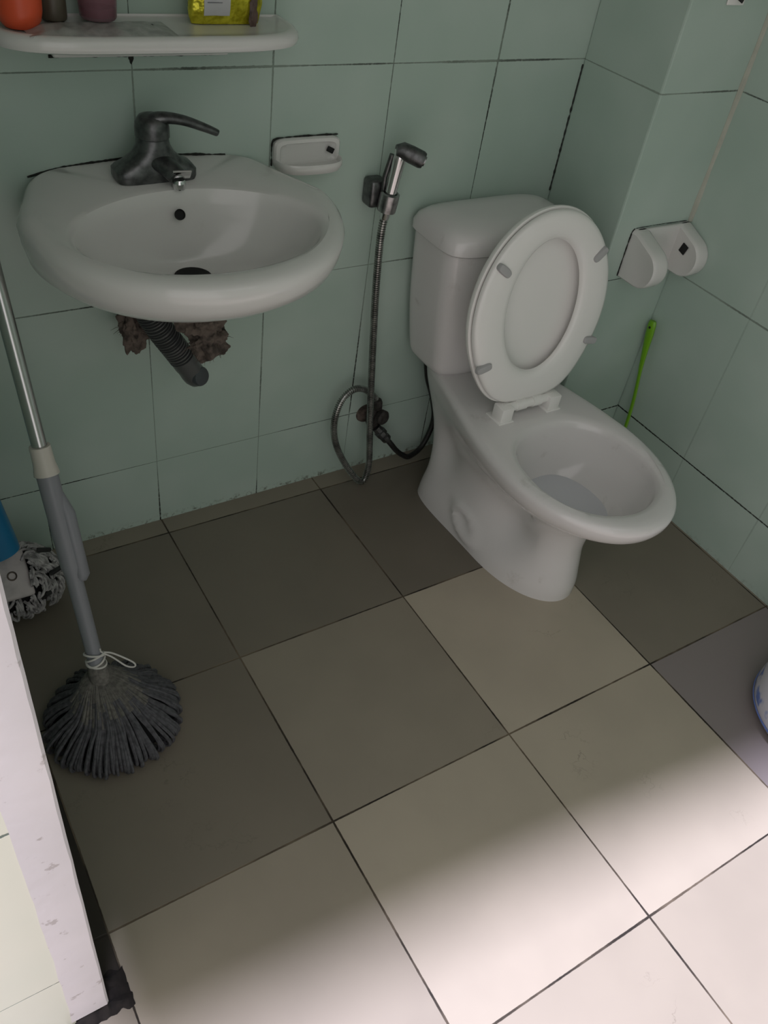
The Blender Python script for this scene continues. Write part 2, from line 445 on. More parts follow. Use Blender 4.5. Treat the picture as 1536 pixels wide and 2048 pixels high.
bm = loft([loc(r) for r in R_], False, False)
bm2 = None
# close the back of the ring
n_ = len(R_[0]); bm.verts.ensure_lookup_table()
first = [bm.verts[i] for i in range(n_)]; last = [bm.verts[(len(R_) - 1) * n_ + i] for i in range(n_)]
for i in range(n_):
    j = (i + 1) % n_; bm.faces.new((first[j], first[i], last[i], last[j]))
seat = obj('seat', bm, M['seatp'], toilet)
for bx, by, rot in ((-.128, .322, -38), (.126, .322, 38), (-.145, .118, 12), (.148, .128, -12)):
    m = SM @ Matrix.Translation((bx, by, D * .0172)) @ Matrix.Rotation(math.radians(rot), 4, 'Z')
    r0 = [sellipse(0, 0, .019 - g, .0085 - g, 3.5, 24, z * D) for g, z in ((0, -.004), (0, .003), (.0015, .0055), (.004, .0062))]
    obj('rubber_bumper', loft([[m @ p for p in r] for r in r0]), M['grey'], seat, label='grey rubber bumper')
# lid: thin shell, slightly dished, behind the seat
z0 = -.0015
R_ = [seat_out(.002, D * (z0)), seat_out(.004, D * (z0 - .001)), seat_out(.005, D * (z0 - .005)), seat_out(.003, D * (z0 - .012)), seat_out(-.012, D * (z0 - .018)), seat_out(-.05, D * (z0 - .024)), seat_out(-.09, D * (z0 - .026))]
I_ = [seat_out(-.004, D * (z0 - .001)), seat_out(-.012, D * (z0 - .005)), seat_out(-.035, D * (z0 - .011)), seat_out(-.07, D * (z0 - .017)), seat_out(-.10, D * (z0 - .0195)), seat_out(-.115, D * (z0 - .020))]
bm = loft([loc(r) for r in (I_[::-1] + R_)], True, True)
obj('toilet_lid', bm, M['seatp'], toilet)
# hinge bar with two blocks
hx = TX - .012
hb = obj('hinge', tube([(hx - .07, hy - .012, hz + .006), (hx + .07, hy - .012, hz + .006)], .0105, 16), M['seatp'], toilet)
for sx in (-1, 1):
    obj('hinge_block', box((hx + sx * .068 - .0165, hy - .030, .357), (hx + sx * .068 + .0165, hy + .004, hz + .016), .003, 2), M['seatp'], hb)
    obj('hinge_foot', box((hx + sx * .068 - .022, hy - .034, .356), (hx + sx * .068 + .020, hy + .016, .361), .002, 2), M['seatp'], hb)
for sx in (-1, 1):
    obj('hinge_collar', tube([(hx + sx * .022 - .012, hy - .012, hz + .006), (hx + sx * .022 + .012, hy - .012, hz + .006)], .0125, 16), M['seatp'], hb)

# ------------------------------------------------------------------ wash basin
SX = -.384
sink = thing('wash_basin', (SX, YW, .80), 'white ceramic wash basin with oval bowl fixed to the green tiled back wall', 'sink')
def splan(g, z, yfx=0.0, yb=YW - .001):
    return egg(SX, -.372 + g + yfx, yb, -.125, .256 - g, .212 - g * .8, z, 52, ce=11.0)
def tilt(r):
    for p in r:
        p.z += .050 * (p.y + .37)
        k = max(0, min(1, (p.y + .12) / .15)); p.z -= .017 * k * (abs(p.x - SX) / .21) ** 2.2 - .003 * k
    return r
rings = []
def under(s, z):     # shrinking underside sections
    cy = -.10
    return [Vector((SX + (p.x - SX) * s, YW - .001 + (p.y - YW + .001) * (s * .98 + .02 if p.y < YW - .01 else 1), z)) for p in splan(0, z)]
for s, z in ((.40, .640), (.47, .652), (.57, .672), (.70, .698), (.82, .724), (.905, .745), (.965, .764), (.992, .781)):
    rings.append(under(s, z))
rings += [splan(.0, .795), splan(-.001, .806), splan(.002, .814), splan(.009, .8195), splan(.018, .8215), splan(.026, .8218)]
def bowl(g, z): return sellipse(SX, -.196 + g * .15, .203 - g, .134 - g * .70, 2.25, 1, z)
def bowl_ring(a, b, cy, z, e=2.2):
    base = egg(SX, cy - b, cy + b, cy, a, a, z, 52, ce=2.0)
    return base
rings += [bowl_ring(.208, .138, -.200, .8215), bowl_ring(.200, .130, -.199, .8185), bowl_ring(.194, .125, -.198, .810), bowl_ring(.188, .120, -.197, .796),
          bowl_ring(.178, .112, -.193, .772), bowl_ring(.155, .095, -.187, .742), bowl_ring(.115, .072, -.170, .7200), bowl_ring(.070, .050, -.153, .7095), bowl_ring(.036, .034, -.144, .7050), bowl_ring(.028, .028, -.143, .698)]
for i, r in enumerate(rings):
    if i >= 7: tilt(r)
obj('basin', loft(rings), M['sink'], sink)
zt = lambda y, z: z + .050 * (y + .37)
obj('drain', lathe([(.030, .713), (.031, .7195), (.026, .7205), (.018, .717)], (SX + .002, -.143, 0), 28), M['hole'], sink, label='dark drain opening')
m = z_to((.0, -.83, .56), (SX + .001, -.0905, .802))
ring = obj('overflow_hole', lathe([(.0085, -.001), (.0088, .0035), (.0075, .004), (.0072, .001)], n=24, mat=m), M['hole'], sink, label='round dark overflow hole')
# black mold bead along the wall
def bead(pts, r, parent, name='mold_line'):
    P = resample(smooth_path(pts, 10), .002); rad = [max(.0003, r * (.62 + .55 * noise.noise(p * 45) + .35 * noise.noise(p * 170))) for p in P]
    return obj(name, tube(P, rad, 6), M['grime'], parent, label='black mold along the joint')
bead([(SX - .20, YW - .001, .8265), (SX - .14, YW - .001, .8375), (SX - .06, YW - .001, .8440), (SX, YW - .001, .8455), (SX + .06, YW - .001, .8445), (SX + .14, YW - .001, .838)], .0030, sink)
# ------------------------------------------------------------------ faucet
FX, FY = -.398, -.020; zb = .8395
fa = thing('faucet', (FX, FY, zb), 'tarnished chrome single lever faucet standing on the wash basin deck', 'faucet')
rings = []
for a, b, z, e in ((.065, .028, zb - .001, 5), (.067, .029, zb + .004, 5), (.067, .029, zb + .015, 5), (.062, .027, zb + .021, 4), (.047, .026, zb + .028, 3), (.034, .0255, zb + .040, 2.4), (.0275, .0245, zb + .052, 2), (.0255, .024, zb + .063, 2), (.0245, .0235, zb + .065, 2)):
    rings.append(sellipse(FX, FY, a, b, e, 40, z))
obj('faucet_body', loft(rings), M['dark'], fa)
bm = tube(smooth_path([(FX + .004, FY - .01, zb + .030), (FX + .013, FY - .030, zb + .025), (FX + .022, FY - .050, zb + .0165)], 6), [.023, .0225, .022, .0215, .021, .0205, .020, .020, .0195, .019, .019, .0185, .018], 20, flat=(Vector((0, 0, 1)), .62))
spout = obj('spout', bm, M['dark'], fa)
obj('aerator', lathe([(.010, -.012), (.011, -.010), (.011, .0), (.009, .003)], (FX + .024, FY - .049, zb + .009), 20), M['bright'], spout, label='bright chrome aerator tip')
obj('spout_plate', box((-.0155, -.0022, -.0085), (.0155, .0022, .0085), .0015, 2, frame((1, -.12, 0), (.1, 1, .62), (0, -.62, 1), (FX + .0255, FY - .056, zb + .0225))), M['bright'], spout, label='polished chrome spout face')
bm = lathe([(.0245, .063), (.0275, .065), (.0275, .078), (.0262, .087), (.020, .095), (.008, .099)], (FX, FY, zb), 28)
cap = obj('handle_cap', bm, M['dark'], fa)
P = smooth_path([(FX - .008, FY, zb + .082), (FX + .012, FY - .006, zb + .093), (FX + .045, FY - .014, zb + .091), (FX + .080, FY - .022, zb + .080), (FX + .100, FY - .026, zb + .072)], 6)
rr = [.0185 - .0100 * (i / (len(P) - 1)) ** .8 for i in range(len(P))]
obj('lever', tube(P, rr, 16, flat=(Vector((.15, .1, 1)).normalized(), .62)), M['dark'], fa)
obj('lever_tip', tube([P[-2], P[-1] + (P[-1] - P[-2]) * .25], [.0087, .006], 12, flat=(Vector((0, 0, 1)), .6)), M['bright'], fa, label='worn bright chrome lever tip')
# ------------------------------------------------------------------ drain pipe and rag under the basin
dp = thing('drain_hose', (-.40, .0, .45), 'dark corrugated drain hose hanging under the wash basin with a round end', 'pipe')
A = Vector((-.458, -.060, .665)); B = Vector((-.340, -.050, .440))
P = resample(smooth_path([A, A.lerp(B, .35) + Vector((-.004, 0, 0)), A.lerp(B, .7), B], 10), .0011)
L = len(P); rad = [(.0255 if math.sin(2 * PI * i * .0011 / .0066) > 0 else .0205) for i in range(L)]
cutk = int(L * .72)
obj('corrugated_hose', tube(P[:cutk], rad[:cutk], 20), M['ring'], dp)
dirn = (P[-1] - P[cutk]).normalized()
m = z_to(dirn, P[cutk] - dirn * .004)
obj('end_fitting', lathe([(.021, 0), (.0245, .002), (.0245, .022), (.023, .030), (.0235, .045), (.0225, .058), (.018, .070), (.010, .078), (.002, .080)], n=28, mat=m), M['ring'], dp, label='dark grey rounded hose end')
cd = Vector((.35, -.88, .25)).normalized()
cc = P[cutk] + dirn * .050 + cd * .010
obj('inspection_cap', lathe([(.019, 0), (.0195, .010), (.017, .014), (.008, .0155)], n=24, mat=z_to(cd, cc)), M['pcap'], dp, label='round grey cap on the hose end')
obj('waste_nut', lathe([(.040, .642), (.044, .645), (.044, .668), (.036, .67)], (SX + .04, -.10, 0), 28), M['black'], dp, label='black nut where the hose meets the basin')
def blob(center, r, seed, amp=.35, sub=4):
    bm = bmesh.new(); bmesh.ops.create_icosphere(bm, subdivisions=sub, radius=1)
    for v in bm.verts:
        d = v.co.normalized(); k = 1 + amp * noise.noise(d * 1.8 + Vector((seed, 0, 0))) + amp * .55 * noise.noise(d * 5 + Vector((seed, 4, 0))) + amp * .12 * noise.noise(d * 14 + Vector((seed, 4, 8)))
        v.co = Vector(center) + Vector((d.x * r[0], d.y * r[1], d.z * r[2])) * k
    return bm
rg = thing('rag', (-.36, -.06, .55), 'crumpled dirty brown rag wrapped around the drain hose under the wash basin', 'rag')
obj('cloth', blob((-.344, -.108, .566), (.038, .024, .034), 3, .40, 5), M['rag'], rg)
obj('cloth_fold', blob((-.356, -.104, .612), (.042, .026, .034), 11, .4, 5), M['rag'], rg)
obj('cloth_tail', blob((-.452, -.020, .570), (.025, .018, .045), 21, .5, 5), M['rag'], rg)
bm = bmesh.new()
for k in range(70):
    c0, rr_ = random.choice((((-.344, -.108, .566), (.031, .019, .027)), ((-.452, -.020, .570), (.018, .012, .034)))); d = Vector((random.gauss(0, 1), random.gauss(0, .6), random.gauss(-.5, .8))).normalized()
    p = Vector(c0) + Vector((d.x * rr_[0], d.y * rr_[1], d.z * rr_[2])); L_ = random.uniform(.006, .02)
    tube([p, p + d * L_ * .6 + Vector((0, 0, .002)), p + d * L_ + Vector((random.uniform(-.004, .004), 0, -.003))], [.0006, .0005, .0002], 4, bm)
tag(obj('loose_threads', bm, M['rag'], rg), kind='stuff')

# ------------------------------------------------------------------ shelf
sh = thing('wall_shelf', (SX, YW, 1.03), 'white ceramic wall shelf with rounded front above the wash basin', 'shelf')
def shp(g, z):
    out = []; a, dpt = .240 - g, .130 - g
    pts = sellipse(SX, YW, a, dpt, 4.2, 96, z)
    return [p for p in [Vector((p.x, min(p.y, YW - .0005 - g * .12), z)) for p in pts]]
rings = [shp(.030, 1.036), shp(.012, 1.0363), shp(.003, 1.040), shp(0, 1.047), shp(.001, 1.054), shp(.005, 1.0590), shp(.010, 1.0605), shp(.015, 1.0595), shp(.020, 1.0575), shp(.04, 1.057)]
obj('shelf_board', loft(rings), M['sink'], sh)
obj('back_support', box((-.525, .032, 1.0045), (-.245, YW - .0005, 1.0375), .003), M['sink'], sh)
bead([(-.528, YW - .001, 1.0030), (-.50, YW - .001, 1.0025), (-.40, YW - .001, 1.0027), (-.26, YW - .001, 1.0030)], .0030, sh)
o = obj('mold_patch', blob((-.402, YW, 1.000), (.004, .0015, .009), 5, .4, 3), M['grime'], sh, label='black mold in the joint below the shelf')
SZ = 1.0575
# orange cup, cut by the frame
t_ = thing('orange_cup', (-.574, -.012, SZ), 'round orange plastic cup at the left end of the wall shelf', 'cup')
obj('cup_body', lathe([(.014, .0005), (.022, .002), (.028, .010), (.031, .022), (.032, .04), (.033, .075), (.031, .075), (.030, .04), (.026, .012), (.012, .006)], (-.574, -.012, SZ), 36), M['orange'], t_)
# small brown jar between cup and tumbler
t_ = thing('brown_jar', (-.51, .015, SZ), 'small brown jar behind the silver sachet, between orange cup and pink tumbler', 'jar')
obj('jar_body', lathe([(.015, .0005), (.018, .003), (.0185, .008), (.0185, .040), (.016, .046)], (-.520, .020, SZ + .001), 28), M['brown'], t_)
obj('jar_lid', lathe([(.0175, .046), (.018, .048), (.018, .058), (.016, .060)], (-.520, .020, SZ + .001), 28), M['cream'], t_)
# pink tumbler
t_ = thing('pink_tumbler', (-.462, .0, SZ), 'translucent pink plastic tumbler standing behind the silver sachet on the shelf', 'cup')
obj('tumbler_body', lathe([(.010, .0005), (.024, .001), (.0262, .004), (.032, .085), (.0305, .085), (.0250, .006), (.008, .005)], (-.460, .008, SZ + .006), 36), M['pinkclear'], t_)
obj('tumbler_base', lathe([(.0255, .0055), (.0262, .0165), (.0240, .018), (.0240, .0055)], (-.460, .008, SZ + .006), 30), simple('dusky_pink_plastic', (.22, .10, .12), .3), t_)
# silver sachet lying flat
bm = bmesh.new(); bmesh.ops.create_grid(bm, x_segments=60, y_segments=14, size=.5)
for v in bm.verts:
    a, b = v.co.x + .5, v.co.y + .5; e = min(a, 1 - a) * 9; e2 = min(b, 1 - b) * 4; puff = min(1, e) * min(1, e2)
    x = -.575 + a * .210; y = -.064 + b * (.060 + .02 * a) + .005 * math.sin(a * 5)
    v.co = Vector((x, y, SZ + .0016 + puff * (.0045 + .0035 * noise.noise(Vector((a * 14, b * 3, 1)))) + (.0015 * math.sin(a * 22)) * (b < .2)))
top = bmesh.ops.extrude_face_region(bm, geom=bm.faces[:])
for g in top['geom']:
    if isinstance(g, bmesh.types.BMVert): g.co.z = SZ + .0003
tag(obj('silver_sachet', bm, M['silver'], origin=(-.47, -.04, SZ)), 'flat crumpled silver sachet lying along the front of the shelf', 'sachet')
# hair tie
P = [Vector((-.378 + .0085 * math.cos(a), -.014 + .0085 * math.sin(a), SZ + .0075 + .002 * math.sin(2 * a))) for a in [2 * PI * k / 28 for k in range(29)]]
t_ = thing('hair_tie', (-.378, -.014, SZ), 'thin black hair tie lying by the right end of the silver sachet', 'hair tie')
for p in P: p.z = SZ + .0012 + .0004 * math.sin(p.x * 500)
obj('elastic_ring', tube(P, .0010, 8, caps=False), M['black'], t_)
obj('knot', blob((-.3885, -.0145, SZ + .0022), (.0035, .0022, .0022), 2, .3, 3), M['black'], t_)
# yellow foil pouch with white label
t_ = thing('foil_pouch', (-.27, .0, SZ), 'yellow foil pouch with white label standing at the right of the wall shelf', 'pouch')
bm = bmesh.new(); rings = []
for k in range(26):
    z = .105 * k / 25; th = .017 * math.sin(min(1, .25 + k / 18) * PI * .62) * (1 - .75 * max(0, k / 25 - .5) * 2 * .9)
    r = sellipse(-.262, .008, .060 - .004 * math.exp(-k / 2), max(.002, th), 3, 72, SZ + .0008 + z)
    for p in r:
        p.y += .0035 * noise.noise(Vector((p.x * 75, 2, z * 30))) * (1 if k > 1 else .3); p.x += .002 * noise.noise(Vector((1, p.y * 60, z * 50)))
    rings.append(r)
obj('pouch_body', loft(rings), M['foil'], t_)
def pouch_y(x, z):
    d, pts = 9, None
    best = None
    k = max(0, min(25, int(round(z / .105 * 25))))
    for p in rings[k]:
        if p.y < .008 and (best is None or abs(p.x - x) < abs(best.x - x)): best = p
    return best.y
bm = bmesh.new(); g = {}
for i in range(9):
    for k in range(9):
        x = -.303 + .042 * i / 8; z = .014 + .085 * k / 8; g[i, k] = bm.verts.new((x, min(pouch_y(x, z + dz) for dz in (-.004, 0, .004)) - .0012, SZ + z))
for i in range(8):
    for k in range(8): bm.faces.new((g[i, k], g[i + 1, k], g[i + 1, k + 1], g[i, k + 1]))
lab = obj('label', bm, M['label'], t_, label='white paper label on the pouch')
bm = bmesh.new()
for zz, x0, x1 in ((.032, -.298, -.274), (.047, -.298, -.270)):
    yy = pouch_y(-.285, zz) - .0022
    add_box(bm, (x0, yy - .0003, SZ + zz), (x1, yy + .0016, SZ + zz + .0011))
obj('printed_lines', bm, simple('grey_print', (.2, .2, .22), .6), lab, smooth=False)
obj('side_print', blob((-.222, -.0095, SZ + .02), (.007, .0015, .02), 6, .5, 4), simple('brown_print', (.14, .09, .075), .4, vary=.6, scale=80), t_)

# ------------------------------------------------------------------ soap dish
sd = thing('soap_dish', (-.08, YW, .82), 'white ceramic soap dish on the back wall right of the wash basin', 'soap dish')
bx0, bx1 = -.150, -.012
rings = []
for g, y in ((0, YW - .0005), (0, YW - .006), (.003, YW - .010), (.010, YW - .011), (.013, YW - .007), (.02, YW - .005)):
    rings.append([Vector((p.x, y, p.y)) for p in sellipse(-.081, .8335, .069 - g, .027 - g * .8, 6, 48)])
obj('back_plate', loft(rings), M['sink'], sd)
rings = []
for s, z in ((.72, .8055), (.90, .8075), (1.0, .815), (1.01, .8225), (.97, .8255), (.90, .8235), (.80, .817), (.5, .815)):
    rings.append([Vector((p.x, min(p.y, YW - .004), z)) for p in sellipse(-.081, YW - .004, .068 * (1 - (1 - s) * .5), .048 * s, 2.8, 48)])
obj('tray', loft(rings), M['sink'], sd)
obj('drain_slot', box((-.008, -.0008, -.005), (.008, .0012, .005), .001, 2, frame((1, 0, -.5), (0, 1, 0), (.5, 0, 1), (-.034, YW - .0105, .836))), M['hole'], sd, label='dark slot at the right of the dish')
bead([(-.152, YW - .002, .812), (-.153, YW - .002, .846), (-.147, YW - .002, .859), (-.12, YW - .002, .8615), (-.05, YW - .002, .8615), (-.016, YW - .002, .861)], .0022, sd)

# ------------------------------------------------------------------ bidet sprayer, hose and valve
sp = thing('bidet_sprayer', (.085, YW, .75), 'chrome hand bidet sprayer in a wall bracket between wash basin and toilet', 'bidet sprayer')
br = obj('wall_bracket', box((.052, .012, .722), (.090, YW - .0005, .778), .008), M['dark'], sp)
m = z_to((.06, -.10, 1), (.083, -.002, .722))
obj('holder_ring', lathe([(.0150, .0), (.0195, .002), (.0200, .020), (.0195, .038), (.0155, .040), (.0135, .038), (.013, .002)], n=28, mat=m), M['chrome'], br)
d = Vector((.10, -.06, 1)).normalized(); h0 = Vector((.080, -.003, .705))
prof = [(.0075, 0), (.0095, .003), (.0095, .02), (.0115, .03), (.0120, .06), (.0125, .10), (.0135, .125), (.0125, .140), (.009, .150), (.002, .153)]
hd = obj('handle', lathe(prof, n=24, mat=z_to(d, h0)), M['bright'], sp)
top_ = h0 + d * .138
obj('spray_head', tube([top_ - Vector((.012, 0, -.004)), top_ + Vector((.0, -.004, .004)), top_ + Vector((.014, -.014, -.001)), top_ + Vector((.030, -.028, -.007)), top_ + Vector((.034, -.031, -.0085))], [.010, .0155, .0165, .0165, .0145], 22), M['dark'], sp)
obj('spray_face', tube([top_ + Vector((.0335, -.031, -.0085)), top_ + Vector((.036, -.033, -.0095))], [.0100, .0095], 20), M['chrome'], sp)
obj('trigger', tube([h0 + d * .130 + Vector((-.012, .010, 0)), h0 + d * .085 + Vector((-.013, .014, 0)), h0 + d * .050 + Vector((-.010, .012, 0))], [.005, .0055, .004], 10), M['dark'], sp)
path = [h0 + d * .002, (.078, -.003, .66), (.084, -.004, .54), (.097, -.004, .40), (.111, -.006, .25), (.121, -.014, .125), (.124, -.020, .055), (.113, -.024, .0125), (.090, -.024, .024), (.052, -.010, .085),
        (.026, -.002, .150), (.019, .0, .212), (.034, .004, .262), (.066, .008, .284), (.100, .010, .276), (.128, .012, .250), (.140, .014, .235)]
P = resample(smooth_path(path, 14), .00085)
rad = [.0085 if (i % 6) < 3 else .0064 for i in range(len(P))]
obj('metal_hose', tube(P, rad, 12), simple('spiral_metal_hose', (.42, .43, .41), .25, .9, vary=.45, scale=40), sp, label='spiral metal hose looping down to the floor')
va = thing('stop_valve', (.14, YW, .18), 'corroded dark stop valve low on the back wall behind the sprayer hose', 'valve')
obj('wall_flange', lathe([(.026, 0), (.024, .005), (.012, .009)], n=28, mat=z_to((0, -1, 0), (.138, YW, .170))), M['rag'], va, label='rusty wall flange')
obj('valve_body', blob((.142, .018, .178), (.017, .018, .036), 8, .12, 4), M['corroded'], va)
obj('top_nut', lathe([(.013, 0), (.0155, .003), (.0155, .014), (.013, .022), (.010, .028)], n=6, mat=z_to((-.1, -.05, 1), (.146, .013, .207))), M['corroded'], va)
kn = obj('knob', lathe([(.010, 0), (.018, .004), (.019, .016), (.014, .021), (.004, .022)], n=18, mat=z_to((.25, -1, .1), (.150, .004, .190))), M['corroded'], va)
dd = Vector((.60, -.25, -.75)).normalized(); v0 = Vector((.148, .008, .152))
obj('outlet', lathe([(.0125, 0), (.0125, .016), (.0155, .018), (.0155, .030), (.013, .032), (.0105, .036), (.0135, .038), (.0135, .050), (.009, .056)], n=8, mat=z_to(dd, v0)), M['dark'], va)
e0 = v0 + dd * .050
path = [e0, e0 + dd * .02, (.215, -.004, .067), (.240, -.002, .042), (.268, .0, .027), (.315, .012, .043), (.343, .022, .110), (.330, .028, .18), (.302, .030, .25), (.285, .030, .32), (.283, .028, .357)]
tag(obj('supply_hose', tube(resample(smooth_path(path, 10), .004), .0072, 12), simple('black_braided_hose', (.03, .03, .028), .45, .3, vary=.4, scale=200), origin=(.25, -.01, 0)),
    'black flexible supply hose curving from the stop valve to the toilet tank', 'hose')

# ------------------------------------------------------------------ toilet paper holder on the column
tp = thing('toilet_paper_holder', (.715, -.18, .64), 'empty white ceramic toilet paper holder with two round arms on the corner column', 'toilet paper holder')
obj('back_plate', box((.632, -.192, .600), (.802, -.1802, .700), .004), M['sink'], tp)
def arm(x0, x1, z0, z1, dep, name='arm'):
    out = []
    R = .047; zc = z0 + R; yc = -.1804 - dep + R
    tops = (-.190, z1); dx, dz_ = yc - tops[0], zc - tops[1]; dist = math.hypot(dx, dz_)
    base_a = math.atan2(-dz_, -dx); ta = math.acos(R / dist)
    # tangent point of the sloping top edge on the round end
    cand = [(yc + R * math.cos(base_a + s_ * ta), zc + R * math.sin(base_a + s_ * ta), base_a + s_ * ta) for s_ in (-1, 1)]
    tp_ = min(cand, key=lambda c: c[0]); a0 = tp_[2] % (2 * PI); a1 = 1.5 * PI
    prof = [(-.1804, z1), (-.190, z1)] + [(yc + R * math.cos(a0 + (a1 - a0) * k / 20), zc + R * math.sin(a0 + (a1 - a0) * k / 20)) for k in range(21)] + [(-.1804, z0)]
    cy = sum(p[0] for p in prof) / len(prof); cz = sum(p[1] for p in prof) / len(prof)
    rings = []
    for x, s in ((x0 + .001, .80), (x0 + .0, .88), (x0 + .003, .96), (x0 + .009, 1), (x1 - .009, 1), (x1 - .003, .96), (x1, .88), (x1 - .001, .8)):
        rings.append([Vector((x, min(cy + (a - cy) * s, -.1804) if a > -.19 else cy + (a - cy) * s, cz + (b - cz) * s)) if a < -.1805 else Vector((x, -.1804, cz + (b - cz) * s)) for a, b in prof])
    return loft(rings)
obj('arm', arm(.622, .668, .586, .700, .096), M['sink'], tp)
a2 = obj('arm', arm(.766, .8065, .590, .700, .088), M['sink'], tp)
obj('roller_socket', box((-.0012, -.009, -.011), (.0015, .009, .011), .001, 2, frame((1, 0, 0), (0, 1, .3), (0, -.3, 1), (.7655, -.222, .655))), M['hole'], a2, label='square dark roller socket')
bead([(.6215, -.181, .590), (.621, -.181, .64), (.622, -.181, .69), (.628, -.181, .701)], .0022, tp)
bead([(.632, -.181, .7015), (.70, -.181, .7025), (.795, -.181, .7015)], .0010, tp)
# small white thing high on the column
t_ = thing('wall_hook', (.69, -.18, 1.15), 'small white plastic hook at the very top of the corner column', 'hook')
obj('hook_plate', box((.665, -.185, 1.137), (.712, -.1802, 1.175), .002), M['seatp'], t_)
obj('hook_arm', tube([(.689, -.184, 1.150), (.689, -.196, 1.146), (.689, -.198, 1.156)], .003, 8), M['black'], t_)

# ------------------------------------------------------------------ green brush in the corner
gb = thing('toilet_brush', (.76, -.24, 0), 'lime green toilet brush with thin handle leaning in the corner behind the toilet', 'toilet brush')
P = smooth_path([(.765, -.262, .055), (.782, -.246, .15), (.790, -.232, .235), (.791, -.214, .33), (.790, -.206, .39), (.789, -.202, .43), (.789, -.200, .452)], 8)
L = len(P); rad = []
for i in range(L):
    u = i / (L - 1); rad.append(.0052 + .0068 * max(0, min(1, (u - .45) / .3)) - .003 * max(0, (u - .9) / .1))
obj('handle', tube(P, rad, 12, flat=(Vector((1, 0, 0)), .6)), M['green'], gb)
obj('hanging_hole', tube([(.781, -.2022, .436), (.7855, -.2022, .436)], .0032, 10), M['hole'], gb)
bm = lathe([(.012, .008), (.030, .010), (.034, .03), (.034, .075), (.022, .090), (.006, .094)], (.760, -.265, 0), 26)
obj('brush_head', bm, M['green'], gb)
bm = bmesh.new()
for k in range(260):
    a = random.uniform(0, 2 * PI); z = random.uniform(.012, .085); r0, r1 = .025, random.uniform(.036, .041)
    tube([(.760 + r0 * math.cos(a), -.265 + r0 * math.sin(a), z), (.760 + r1 * math.cos(a), -.265 + r1 * math.sin(a), max(.002, z - .004))], .0006, 4, bm)
tag(obj('bristles', bm, simple('pale_green_bristle', (.35, .5, .2), .6), gb), kind='stuff')

# ------------------------------------------------------------------ round mop on the floor
mc = Vector((-.672, -.437, 0)); neck = Vector((-.679, -.402, .130))
mp = thing('round_mop', mc, 'grey round string mop with long two part handle standing by the partition wall', 'mop')
pa = Vector((-.683, -.255, .480)); axis_ = (pa - neck).normalized()
topp = Vector((-.700, -.045, 1.165)); ax2 = (topp - pa).normalized()
obj('lower_handle', tube([neck - axis_ * .01, neck + axis_ * .03, neck + axis_ * .19, neck + axis_ * .205, pa - axis_ * .006], [.0175, .0135, .0140, .0170, .0175], 22), M['poleg'], mp)
sidev = Vector((1, -.25, 0)); sidev = (sidev - axis_ * sidev.dot(axis_)).normalized()
obj('locking_sleeve', tube([neck + axis_ * .180 + sidev * .010, neck + axis_ * .185 + sidev * .0135, neck + axis_ * .30 + sidev * .0145, neck + axis_ * .335 + sidev * .010], [.0115, .0135, .0135, .008], 18), M['poleg'], mp)
obj('collar', tube([pa - axis_ * .008, pa, pa + ax2 * .010, pa + ax2 * .042], [.0205, .0195, .0175, .0165], 22), M['cream'], mp, label='cream plastic collar')
obj('steel_pole', tube([pa + ax2 * .03, topp], .0122, 22), M['steel'], mp, label='shiny steel upper pole')
obj('grip', tube([topp - ax2 * .10, topp], .0145, 18), M['poleg'], mp)
obj('neck_socket', tube([neck - axis_ * .030, neck - axis_ * .012, neck + axis_ * .012], [.020, .019, .0155], 20), M['band'], mp)
# string tied round the neck
st = bmesh.new()
for k in range(4):
    c0 = neck + axis_ * (.010 + .006 * k); u = axis_.orthogonal().normalized(); v = axis_.cross(u)
    ringp = [c0 + (u * math.cos(a) + v * math.sin(a)) * .0165 + axis_ * .006 * math.sin(a + k * 1.7) for a in [2 * PI * j / 24 for j in range(25)]]
    tube(ringp, .0019, 8, st, caps=False)
k0 = neck + axis_ * .032 + Vector((.016, -.008, 0))
loop = smooth_path([k0, k0 + Vector((.012, -.004, -.004)), k0 + Vector((.030, -.012, -.018)), k0 + Vector((.046, -.018, -.036)), k0 + Vector((.045, -.020, -.044)), k0 + Vector((.032, -.015, -.040)), k0 + Vector((.012, -.006, -.014)), k0 + Vector((-.004, 0, .002)), k0 + Vector((-.006, 0, .012))], 6)
tube(loop, .0016, 8, st)
obj('tie_string', st, M['string'], mp, label='white string tied in a loop around the mop neck')
obj('core', lathe([(.098, .001), (.100, .010), (.082, .034), (.055, .060), (.030, .086), (.012, .105)], mc + Vector((0, .008, 0)), 36), M['yarnd'], mp)
bm = bmesh.new(); bb = bmesh.new()
off = neck - mc
NS = 165
for k in range(NS):
    a = 2 * PI * k / NS + random.uniform(-.03, .03); lay = random.random()
    R_o = .116 + random.uniform(-.008, .008); dirv = Vector((math.cos(a), math.sin(a), 0)); tw = Vector((-math.sin(a), math.cos(a), 0)) * random.uniform(-.014, .014)
    s = neck + Vector((0, 0, -.018)); s.z = .112
    P = [s + dirv * .012, s.lerp(mc + Vector((0, 0, .105)), .4) + dirv * .034 + Vector((0, 0, -.008 + .003 * lay)),
         mc + dirv * (.066) + Vector((0, 0, .073 + .008 * lay)) + off * .22 * Vector((1, 1, 0)).length * 0 + tw * .3,
         mc + dirv * (.092) + Vector((0, 0, .050 + .009 * lay)) + tw * .7, mc + dirv * R_o + Vector((0, 0, .024 + .004 * lay)) + tw,
         mc + dirv * (R_o - .004) + Vector((0, 0, .007)) + tw * 1.1, mc + dirv * (R_o - .03) + Vector((0, 0, .005)) + tw * .6]
    P = smooth_path(P, 4)
    tube(P[5:], .0031 + random.uniform(-.0003, .0004), 6, bm)
    if k % 1 == 0: kk = random.randint(6, 9); tube(P[:kk], [.0024 + .0013 * j / 7 for j in range(kk)], 6, bb)
tag(obj('yarn_strands', bm, M['yarn'], mp), kind='stuff')
